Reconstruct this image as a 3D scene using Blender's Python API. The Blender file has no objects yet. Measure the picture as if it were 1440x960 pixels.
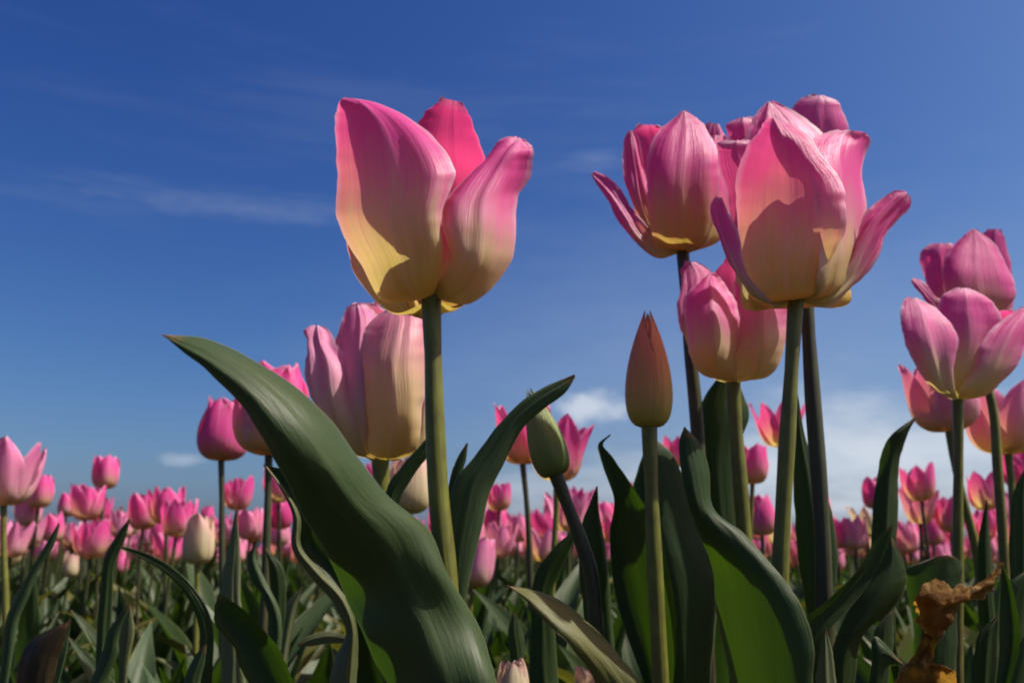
import bpy, math, random
import numpy as np
from mathutils import Vector, Matrix

SC = bpy.context.scene
COL = SC.collection
RND = random.Random(7)

# ------------------------------------------------------------------ camera, sky, sun, exposure
CAM_Z = 0.30
F = 1240.0                                   # focal length in photograph pixels (1440 wide)
PITCH = math.atan((785 - 480) / F)
cd = bpy.data.cameras.new('camera'); cam = bpy.data.objects.new('camera', cd); COL.objects.link(cam)
cam.location = (0, 0, CAM_Z); cam.rotation_euler = (math.radians(90) + PITCH, 0, 0)
cd.sensor_width = 36; cd.lens = F / 1440 * 36
cd.clip_start = 0.01; cd.clip_end = 2000
cd.dof.use_dof = True; cd.dof.focus_distance = 0.30; cd.dof.aperture_fstop = 21
SC.camera = cam
CP, SP = math.cos(PITCH), math.sin(PITCH)

def ray(px, py):
    a = (px - 720) / F; b = (480 - py) / F
    return Vector((a, CP - b * SP, SP + b * CP))

def P(px, py, Y):                            # the point seen at a photograph pixel, Y metres away over the ground
    d = ray(px, py)
    return Vector((0, 0, CAM_Z)) + d * (Y / d.y)

SUN_EL, SUN_AZ = math.radians(53), math.radians(94)    # azimuth clockwise from +Y: from the right
W = bpy.data.worlds.new('World'); SC.world = W; W.use_nodes = True
nt = W.node_tree; nt.nodes.clear()
wo = nt.nodes.new('ShaderNodeOutputWorld')
sky = nt.nodes.new('ShaderNodeTexSky'); sky.sky_type = 'NISHITA'; sky.sun_disc = False
sky.sun_elevation = SUN_EL; sky.sun_rotation = SUN_AZ
sky.air_density = 1.0; sky.dust_density = 2.2; sky.ozone_density = 2.0; sky.altitude = 0
bg = nt.nodes.new('ShaderNodeBackground'); bg.inputs[1].default_value = 0.053
tc = nt.nodes.new('ShaderNodeTexCoord')
sep = nt.nodes.new('ShaderNodeSeparateXYZ'); nt.links.new(tc.outputs['Generated'], sep.inputs[0])

def wm(op, a, b=None, c=None, clamp=False):
    n = nt.nodes.new('ShaderNodeMath'); n.operation = op; n.use_clamp = clamp
    for i, v in enumerate((a, b, c)):
        if v is None: continue
        if isinstance(v, (int, float)): n.inputs[i].default_value = v
        else: nt.links.new(v, n.inputs[i])
    return n.outputs[0]

# the camera's rendering of the blue: deeper and more contrasty than the raw sky
ssep = nt.nodes.new('ShaderNodeSeparateColor'); scom = nt.nodes.new('ShaderNodeCombineColor')
nt.links.new(sky.outputs[0], ssep.inputs[0])
for i, (g_, m_) in enumerate(((1.95, 3.1), (1.64, 2.15), (1.09, 1.45))):
    nt.links.new(wm('MULTIPLY', wm('POWER', wm('MULTIPLY', ssep.outputs[i], .075), g_), m_ / .075), scom.inputs[i])
nt.links.new(scom.outputs[0], bg.inputs[0])

AZ = wm('ARCTAN2', sep.outputs[0], sep.outputs[1]); EL = wm('ARCSINE', sep.outputs[2])
comb = nt.nodes.new('ShaderNodeCombineXYZ'); nt.links.new(AZ, comb.inputs[0]); nt.links.new(EL, comb.inputs[1])

def wnoise(sx, sy, detail=6, off=0.0, rough=.55):
    mp = nt.nodes.new('ShaderNodeMapping'); mp.inputs['Scale'].default_value = (sx, sy, 1); mp.inputs['Location'].default_value = (off, off * .7, off)
    nz = nt.nodes.new('ShaderNodeTexNoise'); nz.inputs['Scale'].default_value = 1; nz.inputs['Detail'].default_value = detail; nz.inputs['Roughness'].default_value = rough
    nt.links.new(comb.outputs[0], mp.inputs[0]); nt.links.new(mp.outputs[0], nz.inputs[0])
    return nz.outputs[0]

def azel(px, py):
    d = ray(px, py).normalized()
    return math.atan2(d.x, d.y), math.asin(d.z)

def cloud(px, py, rx, ry, noise, amp, opacity, soft=.5):
    a, e = azel(px, py)
    u = wm('DIVIDE', wm('SUBTRACT', AZ, a), rx); v = wm('DIVIDE', wm('SUBTRACT', EL, e), ry)
    r = wm('SQRT', wm('ADD', wm('MULTIPLY', u, u), wm('MULTIPLY', v, v)))
    f = wm('ADD', wm('SUBTRACT', 1.0, r), wm('MULTIPLY', wm('SUBTRACT', noise, .5), amp))
    f = wm('DIVIDE', f, soft, clamp=True)
    f = wm('MULTIPLY', f, wm('MULTIPLY', f, wm('SUBTRACT', 3.0, wm('MULTIPLY', f, 2.0))))
    return wm('MULTIPLY', f, opacity)

nfine, nband, nwisp = wnoise(22, 30, 7, 3.1), wnoise(9, 26, 5, 1.7), wnoise(4, 34, 6, 5.2, .62)
masks = [cloud(832, 574, .060, .025, nfine, 1.9, .80, .8),
         cloud(1280, 645, .27, .10, nband, 1.2, .88, 1.0),
         cloud(1160, 665, .05, .012, nfine, 1.2, .35, .8),
         cloud(960, 690, .34, .06, nband, 1.6, .42, .9),
         cloud(1020, 560, .62, .30, nband, .5, .15, 1.0),
         cloud(255, 646, .03, .010, nfine, 1.4, .34, .9),
         cloud(290, 290, .34, .034, nwisp, 3.4, .08, 1.5), cloud(330, 296, .2, .014, nfine, 3.0, .06, 1.4), cloud(620, 170, .5, .10, nwisp, 3.4, .035, 1.5),
         cloud(840, 222, .05, .02, nwisp, 2.0, .10, 1.2)]
inv = None
for m in masks:
    k = wm('SUBTRACT', 1.0, m)
    inv = k if inv is None else wm('MULTIPLY', inv, k)
cmask = wm('SUBTRACT', 1.0, inv)
cbg = nt.nodes.new('ShaderNodeBackground'); cbg.inputs[0].default_value = (.56, .61, .69, 1); cbg.inputs[1].default_value = 0.78
mx = nt.nodes.new('ShaderNodeMixShader')
nt.links.new(cmask, mx.inputs[0]); nt.links.new(bg.outputs[0], mx.inputs[1]); nt.links.new(cbg.outputs[0], mx.inputs[2])
nt.links.new(mx.outputs[0], wo.inputs[0])

sl = bpy.data.lights.new('sun', 'SUN'); sl.energy = 5.0; sl.angle = math.radians(.5); sl.color = (1, .95, .87)
so = bpy.data.objects.new('sun', sl); COL.objects.link(so); so.location = (3, 0, 4)
sdir = Vector((math.sin(SUN_AZ) * math.cos(SUN_EL), math.cos(SUN_AZ) * math.cos(SUN_EL), math.sin(SUN_EL)))
so.rotation_euler = sdir.to_track_quat('Z', 'Y').to_euler()

vs = SC.view_settings
vs.view_transform = 'Standard'; vs.look = 'None'; vs.exposure = 0.58; vs.gamma = 1; vs.use_curve_mapping = False
SC.render.engine = 'CYCLES'
SC.cycles.use_denoising = True
SC.cycles.max_bounces = 8; SC.cycles.diffuse_bounces = 5; SC.cycles.transmission_bounces = 6
SC.cycles.sample_clamp_indirect = 6
SC.cycles.filter_width = 2.0

# ------------------------------------------------------------------ materials
class NB:
    def __init__(self, name):
        self.m = bpy.data.materials.new(name); self.m.use_nodes = True
        self.t = self.m.node_tree; self.t.nodes.clear()
    def n(self, typ, **kw):
        nd = self.t.nodes.new(typ)
        for k, v in kw.items(): setattr(nd, k, v)
        return nd
    def set(self, sock, v):
        if isinstance(v, bpy.types.NodeSocket): self.t.links.new(v, sock)
        else: sock.default_value = v
    def math(self, op, a, b=0.0, c=None, clamp=False):
        nd = self.n('ShaderNodeMath', operation=op, use_clamp=clamp)
        self.set(nd.inputs[0], a); self.set(nd.inputs[1], b)
        if c is not None: self.set(nd.inputs[2], c)
        return nd.outputs[0]
    def ramp(self, fac, stops, interp='LINEAR'):
        nd = self.n('ShaderNodeValToRGB'); cr = nd.color_ramp; cr.interpolation = interp
        while len(cr.elements) < len(stops): cr.elements.new(.5)
        for e, (p, c) in zip(cr.elements, stops):
            e.position = p; e.color = (c[0], c[1], c[2], 1) if len(c) == 3 else c
        self.set(nd.inputs[0], fac); return nd.outputs[0]
    def mix(self, fac, a, b, blend='MIX'):
        nd = self.n('ShaderNodeMix', data_type='RGBA', blend_type=blend)
        self.set(nd.inputs[0], fac); self.set(nd.inputs[6], a); self.set(nd.inputs[7], b)
        return nd.outputs[2]
    def noise(self, vec, scale=1.0, detail=3.0, rough=.5):
        nd = self.n('ShaderNodeTexNoise'); nd.inputs['Scale'].default_value = scale
        nd.inputs['Detail'].default_value = detail; nd.inputs['Roughness'].default_value = rough
        self.set(nd.inputs[0], vec); return nd.outputs[0]
    def mapping(self, vec, scale, loc=(0, 0, 0)):
        nd = self.n('ShaderNodeMapping'); nd.inputs['Scale'].default_value = scale
        self.set(nd.inputs[0], vec); self.set(nd.inputs['Location'], loc); return nd.outputs[0]
    def uv(self):
        u = self.n('ShaderNodeUVMap').outputs[0]
        s = self.n('ShaderNodeSeparateXYZ'); self.set(s.inputs[0], u)
        return u, s.outputs[0], s.outputs[1]

def rgb(c): return (c[0], c[1], c[2], 1)

def thin(b, col, tcol, fac, rough, spec, bump_h, bump_d, sheen=0.0):
    """a thin leaf or petal: reflects on its face, lets light through to its back"""
    bp = b.n('ShaderNodeBump'); bp.inputs['Strength'].default_value = .6; bp.inputs['Distance'].default_value = bump_d
    b.set(bp.inputs['Height'], bump_h)
    pr = b.n('ShaderNodeBsdfPrincipled'); b.set(pr.inputs['Base Color'], col)
    b.set(pr.inputs['Roughness'], rough); pr.inputs['Specular IOR Level'].default_value = spec
    if sheen: pr.inputs['Sheen Weight'].default_value = sheen; pr.inputs['Sheen Roughness'].default_value = .4
    tr = b.n('ShaderNodeBsdfTranslucent'); b.set(tr.inputs[0], tcol)
    b.set(pr.inputs['Normal'], bp.outputs[0]); b.set(tr.inputs['Normal'], bp.outputs[0])
    mx = b.n('ShaderNodeMixShader'); b.set(mx.inputs[0], fac)
    b.set(mx.inputs[1], pr.outputs[0]); b.set(mx.inputs[2], tr.outputs[0])
    out = b.n('ShaderNodeOutputMaterial'); b.set(out.inputs[0], mx.outputs[0])
    return b.m

def petal_mat(name, stops, edge, tstops, edge_amt=.75, shift=.0, island=False, fac=.42):
    b = NB(name); uv, u, v = b.uv()
    if island: rnd = b.n('ShaderNodeNewGeometry').outputs['Random Per Island']
    else: rnd = b.n('ShaderNodeObjectInfo').outputs['Random']
    c = b.n('ShaderNodeCombineXYZ'); b.set(c.inputs[0], b.math('MULTIPLY', rnd, 17.0)); b.set(c.inputs[1], b.math('MULTIPLY', rnd, 9.0))
    st = b.noise(b.mapping(uv, (26, 1.3, 1), c.outputs[0]), 1, 5, .65)
    st2 = b.noise(b.mapping(uv, (7, 1.4, 1), c.outputs[0]), 1, 3, .55)
    blot = b.noise(b.mapping(uv, (5, 5, 1), c.outputs[0]), 1, 4, .6)
    cen = b.math('ABSOLUTE', b.math('SUBTRACT', b.math('MULTIPLY', u, 2.0), 1.0))
    # the pale base runs higher up the middle of the petal than up its sides
    vv = b.math('ADD', v, b.math('MULTIPLY', b.math('SUBTRACT', st, .5), .16))
    vv = b.math('ADD', vv, b.math('MULTIPLY', b.math('SUBTRACT', st2, .5), .26))
    vv = b.math('ADD', vv, b.math('MULTIPLY', b.math('SUBTRACT', cen, .5), .12))
    vv = b.math('ADD', vv, b.math('ADD', b.math('MULTIPLY', b.math('SUBTRACT', rnd, .5), .14), shift))
    col = b.ramp(vv, stops); tcol = b.ramp(vv, tstops)
    e = b.math('MAXIMUM', b.math('MULTIPLY', b.math('SUBTRACT', b.math('ADD', cen, b.math('MULTIPLY', b.math('SUBTRACT', blot, .5), .34)), .84), 6.5, clamp=True),
               b.math('MULTIPLY', b.math('SUBTRACT', v, .955), 16.0, clamp=True))
    e = b.math('MULTIPLY', b.math('MULTIPLY', e, edge_amt), b.math('MULTIPLY', b.math('SUBTRACT', v, .15), 3.0, clamp=True))
    col = b.mix(e, col, rgb(edge)); tcol = b.mix(b.math('MULTIPLY', e, .5), tcol, rgb(edge))
    rib = b.math('MULTIPLY', b.math('SUBTRACT', .07, cen), 12.0, clamp=True)
    col = b.mix(b.math('MULTIPLY', rib, .22), col, rgb(edge))
    fine = b.noise(b.mapping(uv, (70, 2.2, 1), c.outputs[0]), 1, 3, .6)
    vein = b.math('ADD', .80, b.math('ADD', b.math('MULTIPLY', st, .20), b.math('MULTIPLY', fine, .20)))
    vcol = b.n('ShaderNodeCombineColor')
    for i in range(3): b.set(vcol.inputs[i], vein)
    col = b.mix(1.0, col, vcol.outputs[0], 'MULTIPLY'); tcol = b.mix(1.0, tcol, vcol.outputs[0], 'MULTIPLY')
    wst = b.math('MULTIPLY', b.math('SUBTRACT', b.math('ADD', b.math('MULTIPLY', b.noise(b.mapping(uv, (18, 2.4, 1), c.outputs[0]), 1, 5, .65), 1.0), b.math('MULTIPLY', v, .28)), .80), 5.0, clamp=True)
    col = b.mix(b.math('MULTIPLY', wst, .16), col, rgb(edge))
    # small pale weathering specks
    sp = b.math('MULTIPLY', b.math('SUBTRACT', b.noise(b.mapping(uv, (26, 30, 1), c.outputs[0]), 1, 2, .5), .70), 9.0, clamp=True)
    col = b.mix(b.math('MULTIPLY', sp, .35), col, rgb((.85, .62, .66)))
    return thin(b, col, tcol, fac, .44, .42, b.math('ADD', b.math('ADD', b.math('MULTIPLY', st, .7), b.math('MULTIPLY', fine, .35)), b.math('MULTIPLY', st2, 1.0)), .0010)

YEL, CREAM = (0.461, 0.389, 0.0936), (0.547, 0.446, 0.216)
PINK = petal_mat('pink_petal',
    [(0, YEL), (.14, (.56, .46, .18)), (.30, (.64, .46, .30)), (.46, (.72, .23, .39)), (.66, (.78, .095, .37)), (1, (.75, .065, .335))],
    (.78, .50, .62),
    [(0, (.60, .50, .10)), (.22, (.66, .47, .18)), (.44, (.76, .28, .20)), (.68, (.78, .10, .24)), (1, (.76, .065, .27))], fac=.46, shift=-.06)
PALE = petal_mat('pale_pink_petal',
    [(0, YEL), (.2, CREAM), (.36, (.72, .50, .42)), (.54, (.77, .33, .48)), (.8, (.77, .24, .45)), (1, (.74, .18, .41))],
    (.78, .56, .64),
    [(0, (.58, .44, .08)), (.35, (.66, .40, .17)), (.62, (.70, .24, .21)), (1, (.66, .13, .25))], fac=.40)
PEACH = petal_mat('cream_sided_petal',
    [(0, (.42, .33, .09)), (.25, (.55, .42, .19)), (.50, (.60, .44, .26)), (.70, (.64, .31, .33)), (1, (.62, .17, .32))],
    (.74, .52, .54),
    [(0, (.49, .37, .06)), (.35, (.64, .41, .13)), (.75, (.66, .27, .18)), (1, (.64, .15, .23))], fac=.36)
DEEP = petal_mat('deep_pink_petal',
    [(0, (.45, .36, .10)), (.13, (.50, .35, .15)), (.30, (.58, .20, .25)), (.48, (.70, .085, .33)), (1, (.68, .06, .30))],
    (.74, .40, .54),
    [(0, (.54, .40, .06)), (.24, (.62, .30, .12)), (.46, (.74, .08, .20)), (1, (.74, .045, .22))], fac=.43, shift=-.04)
BUDG = petal_mat('olive_bud_petal',
    [(0, (0.348, 0.377, 0.058)), (.35, (0.493, 0.392, 0.087)), (.62, (0.725, 0.348, 0.116)), (.85, (0.841, 0.275, 0.145)), (1, (0.85, 0.319, 0.189))],
    (0.232, 0.102, 0.0435), [(0, (0.507, 0.507, 0.0435)), (.6, (0.85, 0.435, 0.0725)), (1, (0.85, 0.29, 0.087))], edge_amt=.8, fac=.34)
BUDO = petal_mat('green_bud_petal',
    [(0, (0.125, 0.2, 0.0375)), (.5, (0.2, 0.263, 0.0625)), (1, (0.275, 0.3, 0.1))],
    (0.125, 0.138, 0.05), [(0, (0.18, 0.234, 0.025)), (1, (0.306, 0.306, 0.05))], edge_amt=.5, fac=.3)
BUDC = petal_mat('cream_bud_petal',
    [(0, (0.313, 0.33, 0.104)), (.2, (0.522, 0.479, 0.226)), (.7, (0.628, 0.539, 0.366)), (.9, (0.628, 0.4, 0.349)), (1, (0.609, 0.313, 0.33))],
    (0.696, 0.539, 0.453), [(0, (0.436, 0.436, 0.0871)), (.5, (0.653, 0.522, 0.217)), (1, (0.696, 0.392, 0.26))])
FIELDP = petal_mat('field_petal',
    [(0, YEL), (.16, CREAM), (.32, (0.592, 0.355, 0.281)), (.48, (.72, .24, .40)), (.75, (.72, .14, .37)), (1, (.70, .11, .34))],
    (0.666, 0.459, 0.518),
    [(0, (0.577, 0.444, 0.074)), (.25, (0.636, 0.4, 0.133)), (.45, (0.666, 0.237, 0.178)), (1, (0.651, 0.0962, 0.222))], island=True, fac=.42)

def leaf_mat(name, base, light, trans, edge, fac=.34, rough=.47, spec=.27):
    b = NB(name); uv, u, v = b.uv()
    rnd = b.n('ShaderNodeObjectInfo').outputs['Random']
    c = b.n('ShaderNodeCombineXYZ'); b.set(c.inputs[0], b.math('MULTIPLY', rnd, 31.0)); b.set(c.inputs[1], b.math('MULTIPLY', rnd, 11.0))
    vein = b.noise(b.mapping(uv, (44, .7, 1), c.outputs[0]), 1, 4, .65)
    blot = b.noise(b.mapping(uv, (3, 7, 1), c.outputs[0]), 1, 5, .6)
    col = b.mix(b.math('MULTIPLY', b.math('ADD', b.math('MULTIPLY', vein, .30), b.math('MULTIPLY', blot, .75)), .95, clamp=True), rgb(base), rgb(light))
    hue = b.mix(b.math('MULTIPLY', rnd, .5), col, rgb((base[0] * 1.25, base[1] * 1.0, base[2] * .7)))
    cen = b.math('ABSOLUTE', b.math('SUBTRACT', b.math('MULTIPLY', u, 2.0), 1.0))
    e = b.math('MULTIPLY', b.math('SUBTRACT', cen, .935), 18.0, clamp=True)
    col = b.mix(b.math('MULTIPLY', e, .75), hue, rgb(edge))
    tipm = b.math('MULTIPLY', b.math('SUBTRACT', v, .986), 70.0, clamp=True)
    col = b.mix(tipm, col, rgb((.20, .11, .05)))
    sp = b.math('MULTIPLY', b.math('SUBTRACT', b.noise(b.mapping(uv, (14, 44, 1), c.outputs[0]), 1, 2, .5), .72), 10.0, clamp=True)
    col = b.mix(b.math('MULTIPLY', sp, .4), col, rgb((.22, .22, .13)))
    vt = b.math('ADD', .82, b.math('MULTIPLY', vein, .36))
    tm = b.n('ShaderNodeCombineColor')
    for i in range(3): b.set(tm.inputs[i], vt)
    tcol = b.mix(1.0, rgb(trans), tm.outputs[0], 'MULTIPLY')
    return thin(b, col, tcol, fac, rough, spec, b.math('ADD', b.math('MULTIPLY', vein, .22), b.math('MULTIPLY', blot, 1.5)), .0012)

LEAF = leaf_mat('tulip_leaf', (.017, .036, .009), (.045, .076, .025), (.036, .080, .002), (.17, .19, .085), fac=.36)
LEAFB = leaf_mat('blue_green_leaf', (.028, .054, .019), (.068, .104, .048), (.042, .095, .005), (.20, .22, .12), fac=.28)
LEAFP = leaf_mat('pale_leaf', (.085, .107, .045), (.15, .175, .09), (.09, .12, .026), (.24, .24, .14), fac=.3)
LEAFY = leaf_mat('yellowing_leaf', (.075, .085, .018), (.15, .14, .04), (.13, .13, .012), (.24, .20, .09), fac=.34)

def dry_mat():
    b = NB('withered_leaf'); uv, u, v = b.uv()
    g = b.n('ShaderNodeTexCoord').outputs['Object']
    n1 = b.noise(g, 420, 6, .7); n2 = b.noise(g, 95, 5, .65); n3 = b.noise(b.mapping(uv, (30, 2, 1)), 1, 4, .6)
    f = b.math('ADD', b.math('ADD', b.math('MULTIPLY', n1, .28), b.math('MULTIPLY', n2, .60)), b.math('MULTIPLY', n3, .12))
    col = b.ramp(f, [(.36, (.022, .010, .005)), (.46, (.085, .042, .014)), (.55, (.20, .115, .035)), (.64, (.33, .22, .10))])
    cen = b.math('ABSOLUTE', b.math('SUBTRACT', b.math('MULTIPLY', u, 2.0), 1.0))
    col = b.mix(b.math('MULTIPLY', b.math('MULTIPLY', b.math('SUBTRACT', cen, .90), 10.0, clamp=True), .7), col, rgb((.40, .32, .21)))
    return thin(b, col, rgb((.42, .22, .03)), .42, .9, .1, b.math('ADD', n1, b.math('MULTIPLY', n2, 3.0)), .0035)
DRY = dry_mat()
DRYD = leaf_mat('brown_tinged_leaf', (0.0167, 0.013, 0.00558), (0.0446, 0.0316, 0.013), (0.0521, 0.0335, 0.00744), (0.112, 0.0818, 0.0446), fac=.3)

def stem_mat(name, top, low):
    b = NB(name); uv, u, v = b.uv()
    n = b.noise(b.mapping(uv, (14, 5, 1)), 1, 5, .6)
    col = b.ramp(b.math('ADD', v, b.math('MULTIPLY', b.math('SUBTRACT', n, .5), .25)), [(.45, low), (.62, [(.6 * a + .4 * c) for a, c in zip(top, low)]), (.82, top), (1, top)])
    col = b.mix(b.math('MULTIPLY', n, .45), col, rgb([x * .55 for x in top]))
    n2 = b.noise(b.mapping(uv, (3, 26, 1)), 1, 5, .65)
    col = b.mix(b.math('MULTIPLY', b.math('SUBTRACT', n2, .5), 3.0, clamp=True), col, rgb([x * 1.5 for x in top]))
    col = b.mix(b.math('MULTIPLY', b.math('SUBTRACT', .48, n2), 4.0, clamp=True), col, rgb([low[0] * .8, low[1] * .7, low[2] * .7]))
    bp = b.n('ShaderNodeBump'); bp.inputs['Strength'].default_value = .5; bp.inputs['Distance'].default_value = .0008; b.set(bp.inputs['Height'], n)
    pr = b.n('ShaderNodeBsdfPrincipled'); b.set(pr.inputs['Base Color'], col); pr.inputs['Roughness'].default_value = .45
    pr.inputs['Specular IOR Level'].default_value = .4; b.set(pr.inputs['Normal'], bp.outputs[0])
    pr.inputs['Subsurface Weight'].default_value = .15; pr.inputs['Subsurface Radius'].default_value = (.002, .003, .001)
    out = b.n('ShaderNodeOutputMaterial'); b.set(out.inputs[0], pr.outputs[0]); return b.m
STEM = stem_mat('tulip_stem', (0.112, 0.12, 0.0134), (0.0756, 0.0402, 0.0156))
STEMC = stem_mat('shaded_green_stem', (0.0379, 0.0491, 0.00979), (0.0312, 0.0246, 0.0112))  # darker copy of the stem for field tulips, shade put into its colour
STEMR = stem_mat('reddish_stem', (0.0379, 0.0424, 0.0134), (0.0379, 0.0223, 0.0134))

def soil_mat():
    b = NB('soil'); g = b.n('ShaderNodeTexCoord').outputs['Object']
    n1 = b.noise(g, 30, 8, .65); n2 = b.noise(g, 1.2, 4, .5)
    col = b.ramp(b.math('ADD', b.math('MULTIPLY', n1, .7), b.math('MULTIPLY', n2, .3)), [(.3, (.018, .014, .009)), (.55, (.050, .038, .024)), (.75, (.085, .068, .045))])
    bp = b.n('ShaderNodeBump'); bp.inputs['Distance'].default_value = .02; b.set(bp.inputs['Height'], n1)
    pr = b.n('ShaderNodeBsdfPrincipled'); b.set(pr.inputs['Base Color'], col); pr.inputs['Roughness'].default_value = .95
    b.set(pr.inputs['Normal'], bp.outputs[0])
    out = b.n('ShaderNodeOutputMaterial'); b.set(out.inputs[0], pr.outputs[0]); return b.m
SOIL = soil_mat()

# ------------------------------------------------------------------ mesh helpers
def grid_mesh(name, G, UV, mat):
    """G: (nt, ns, 3) vertices, UV: (nt, ns, 2)"""
    a, c = G.shape[:2]
    idx = np.arange(a * c).reshape(a, c)
    q = np.stack([idx[:-1, :-1], idx[:-1, 1:], idx[1:, 1:], idx[1:, :-1]], -1).reshape(-1, 4)
    return raw_mesh(name, G.reshape(-1, 3), q, UV.reshape(-1, 2), [mat])

def raw_mesh(name, V, Q, UV, mats, mi=None):
    me = bpy.data.meshes.new(name)
    me.vertices.add(len(V)); me.vertices.foreach_set('co', np.ascontiguousarray(V, dtype=np.float32).ravel())
    n = len(Q); me.loops.add(n * 4); me.loops.foreach_set('vertex_index', np.ascontiguousarray(Q, dtype=np.int32).ravel())
    me.polygons.add(n); me.polygons.foreach_set('loop_start', np.arange(0, n * 4, 4, dtype=np.int32))
    me.polygons.foreach_set('use_smooth', np.ones(n, dtype=bool))
    if mi is not None: me.polygons.foreach_set('material_index', np.ascontiguousarray(mi, dtype=np.int32))
    for m in mats: me.materials.append(m)
    uvl = me.uv_layers.new(name='UVMap')
    uvl.data.foreach_set('uv', np.ascontiguousarray(UV[Q.ravel()], dtype=np.float32).ravel())
    me.update(calc_edges=True); me.validate(); return me

def knots(p):
    d = np.linalg.norm(np.diff(p, axis=0), axis=1) + 1e-5
    return np.concatenate([[0], np.cumsum(d)])

def crom(pts, n, k=None):
    """a smooth curve through pts (m, d) with knots k -> n samples, as many in each stretch"""
    p = np.array(pts, dtype=float); m = len(p)
    if k is None: k = knots(p)
    h = np.diff(k); sl = np.diff(p, axis=0) / h[:, None]
    t = np.zeros_like(p); t[0] = sl[0]; t[-1] = sl[-1]
    t[1:-1] = (sl[:-1] * h[1:, None] + sl[1:] * h[:-1, None]) / (h[1:] + h[:-1])[:, None]
    out = []
    for x in np.linspace(0, m - 1, n):
        i = min(int(x), m - 2); u = x - i; d = h[i]
        out.append((2 * u ** 3 - 3 * u * u + 1) * p[i] + (u ** 3 - 2 * u * u + u) * d * t[i] + (3 * u * u - 2 * u ** 3) * p[i + 1] + (u ** 3 - u * u) * d * t[i + 1])
    return np.array(out)

def loft(rows, Y, arc=1.15, ns=15, per=6, ripple=0.0, seed=0, jag=0.0, crumple=0.0, crease=.015, roll=0.0, tip_first=False, base=None, camber=.16):
    """rows of (Lx,Ly,Rx,Ry[,mid mm[,camber mm[,tilt mm]]]): the two edges of a petal or leaf and how far
    its middle lies from the plant's distance Y; returns a world-space grid and its UVs"""
    L, M, R = [], [], []
    for r in rows:
        lx, ly, rx, ry = r[:4]
        m = (r[4] if len(r) > 4 else 0) / 1000
        w = math.hypot(rx - lx, ry - ly) * Y / F
        c = (r[5] / 1000) if len(r) > 5 and r[5] is not None else camber * w
        t = (r[6] if len(r) > 6 else 0) / 1000
        L.append(P(lx, ly, Y + m + c / 2 - t)); R.append(P(rx, ry, Y + m + c / 2 + t))
        M.append(P((lx + rx) / 2, (ly + ry) / 2, Y + m - c / 2))
    if base is not None:                      # run a leaf down to where its stem leaves the ground
        bx, by = base
        l, r_, m_ = L[-1], R[-1], M[-1]
        for q, wd in ((.5, .8), (.85, .5), (1.0, .35)):
            h = Vector((bx, by, .0))
            half = (r_ - l) * .5 * wd
            half.z *= (1 - q)
            c0 = (l + r_) * .5 * (1 - q) + h * q; c0.z = ((l.z + r_.z) / 2) * (1 - q)
            m0 = m_ * (1 - q) + h * q + Vector((0, -.004 * wd, 0)); m0.z = m_.z * (1 - q)
            L.append(c0 - half); R.append(c0 + half); M.append(m0)
    if tip_first: L.reverse(); M.reverse(); R.reverse()
    n = (len(L) - 1) * per + 1
    kk = knots(np.array([(a + b_ + c_) / 3 for a, b_, c_ in zip(L, M, R)]))
    l, m, r = crom(L, n, kk), crom(M, n, kk), crom(R, n, kk)
    if jag:
        rj = random.Random(seed + 5); q = np.linspace(0, 1, n)
        for e, sg in ((l, -1), (r, 1)):
            j = sum(rj.uniform(.3, 1) / k ** .5 * np.sin(q * k * 9 + rj.uniform(0, 6.3)) for k in (1, 2, 3, 5, 8, 12))
            wd = np.linalg.norm(r - l, axis=1) + 1e-6
            e += (r - l) / wd[:, None] * (sg * j * jag * np.minimum(1, q * 2.2) * np.minimum(1, wd / .015))[:, None]
    s = np.linspace(-1, 1, ns)
    a = arc
    f = np.sin(s * a) / math.sin(a); g = (1 - np.cos(s * a)) / (1 - math.cos(a))
    mid = (l + r) / 2; half = (r - l) / 2
    G = m[:, None, :] + half[:, None, :] * f[None, :, None] + (mid - m)[:, None, :] * g[None, :, None]
    t = np.interp(np.linspace(0, len(kk) - 1, n), np.arange(len(kk)), kk / kk[-1])
    if ripple:
        rg = random.Random(seed)
        du = np.gradient(G, axis=0); dv = np.gradient(G, axis=1)
        N = np.cross(du, dv); N /= (np.linalg.norm(N, axis=2, keepdims=True) + 1e-9)
        S, T = np.meshgrid(s, t)
        h = np.zeros_like(S)
        for k in range(5):
            h += rg.uniform(.3, 1) * np.sin(S * rg.uniform(3, 9) + T * rg.uniform(-5, 5) + rg.uniform(0, 6.3)) * (.35 if k > 2 else .6)
        for k in range(4):
            h += crease * np.sin(S * rg.uniform(12, 24) + T * rg.uniform(-3, 3) + rg.uniform(0, 6.3)) * np.sin(T * rg.uniform(2, 5) + rg.uniform(0, 6)) ** 2
        h += 1.3 * np.abs(S) ** 3 * np.sin(T * rg.uniform(9, 15) + rg.uniform(0, 6) + S * 1.5)
        h -= 1.2 * np.exp(-(S / .09) ** 2) + roll * np.abs(S) ** 6 * np.clip(T * 2.2 - .7, 0, 1)
        env = np.sin(np.clip(T, 0, 1) * math.pi * .93 + .03) ** .7
        G = G + N * (h * env * ripple)[:, :, None]
        if crumple:                           # dried out: sharp irregular folds
            c = np.zeros_like(S)
            for k in range(9):
                c += np.abs(np.sin(S * rg.uniform(2, 9) + T * rg.uniform(-38, 38) + rg.uniform(0, 6.3))) / (1 + k * .15) - .4
            G = G + N * (c * crumple * .55 * np.clip((1 - T) * 6, 0, 1))[:, :, None]
    UV = np.stack(np.meshgrid((s + 1) / 2, t), -1)
    return G, UV

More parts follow.
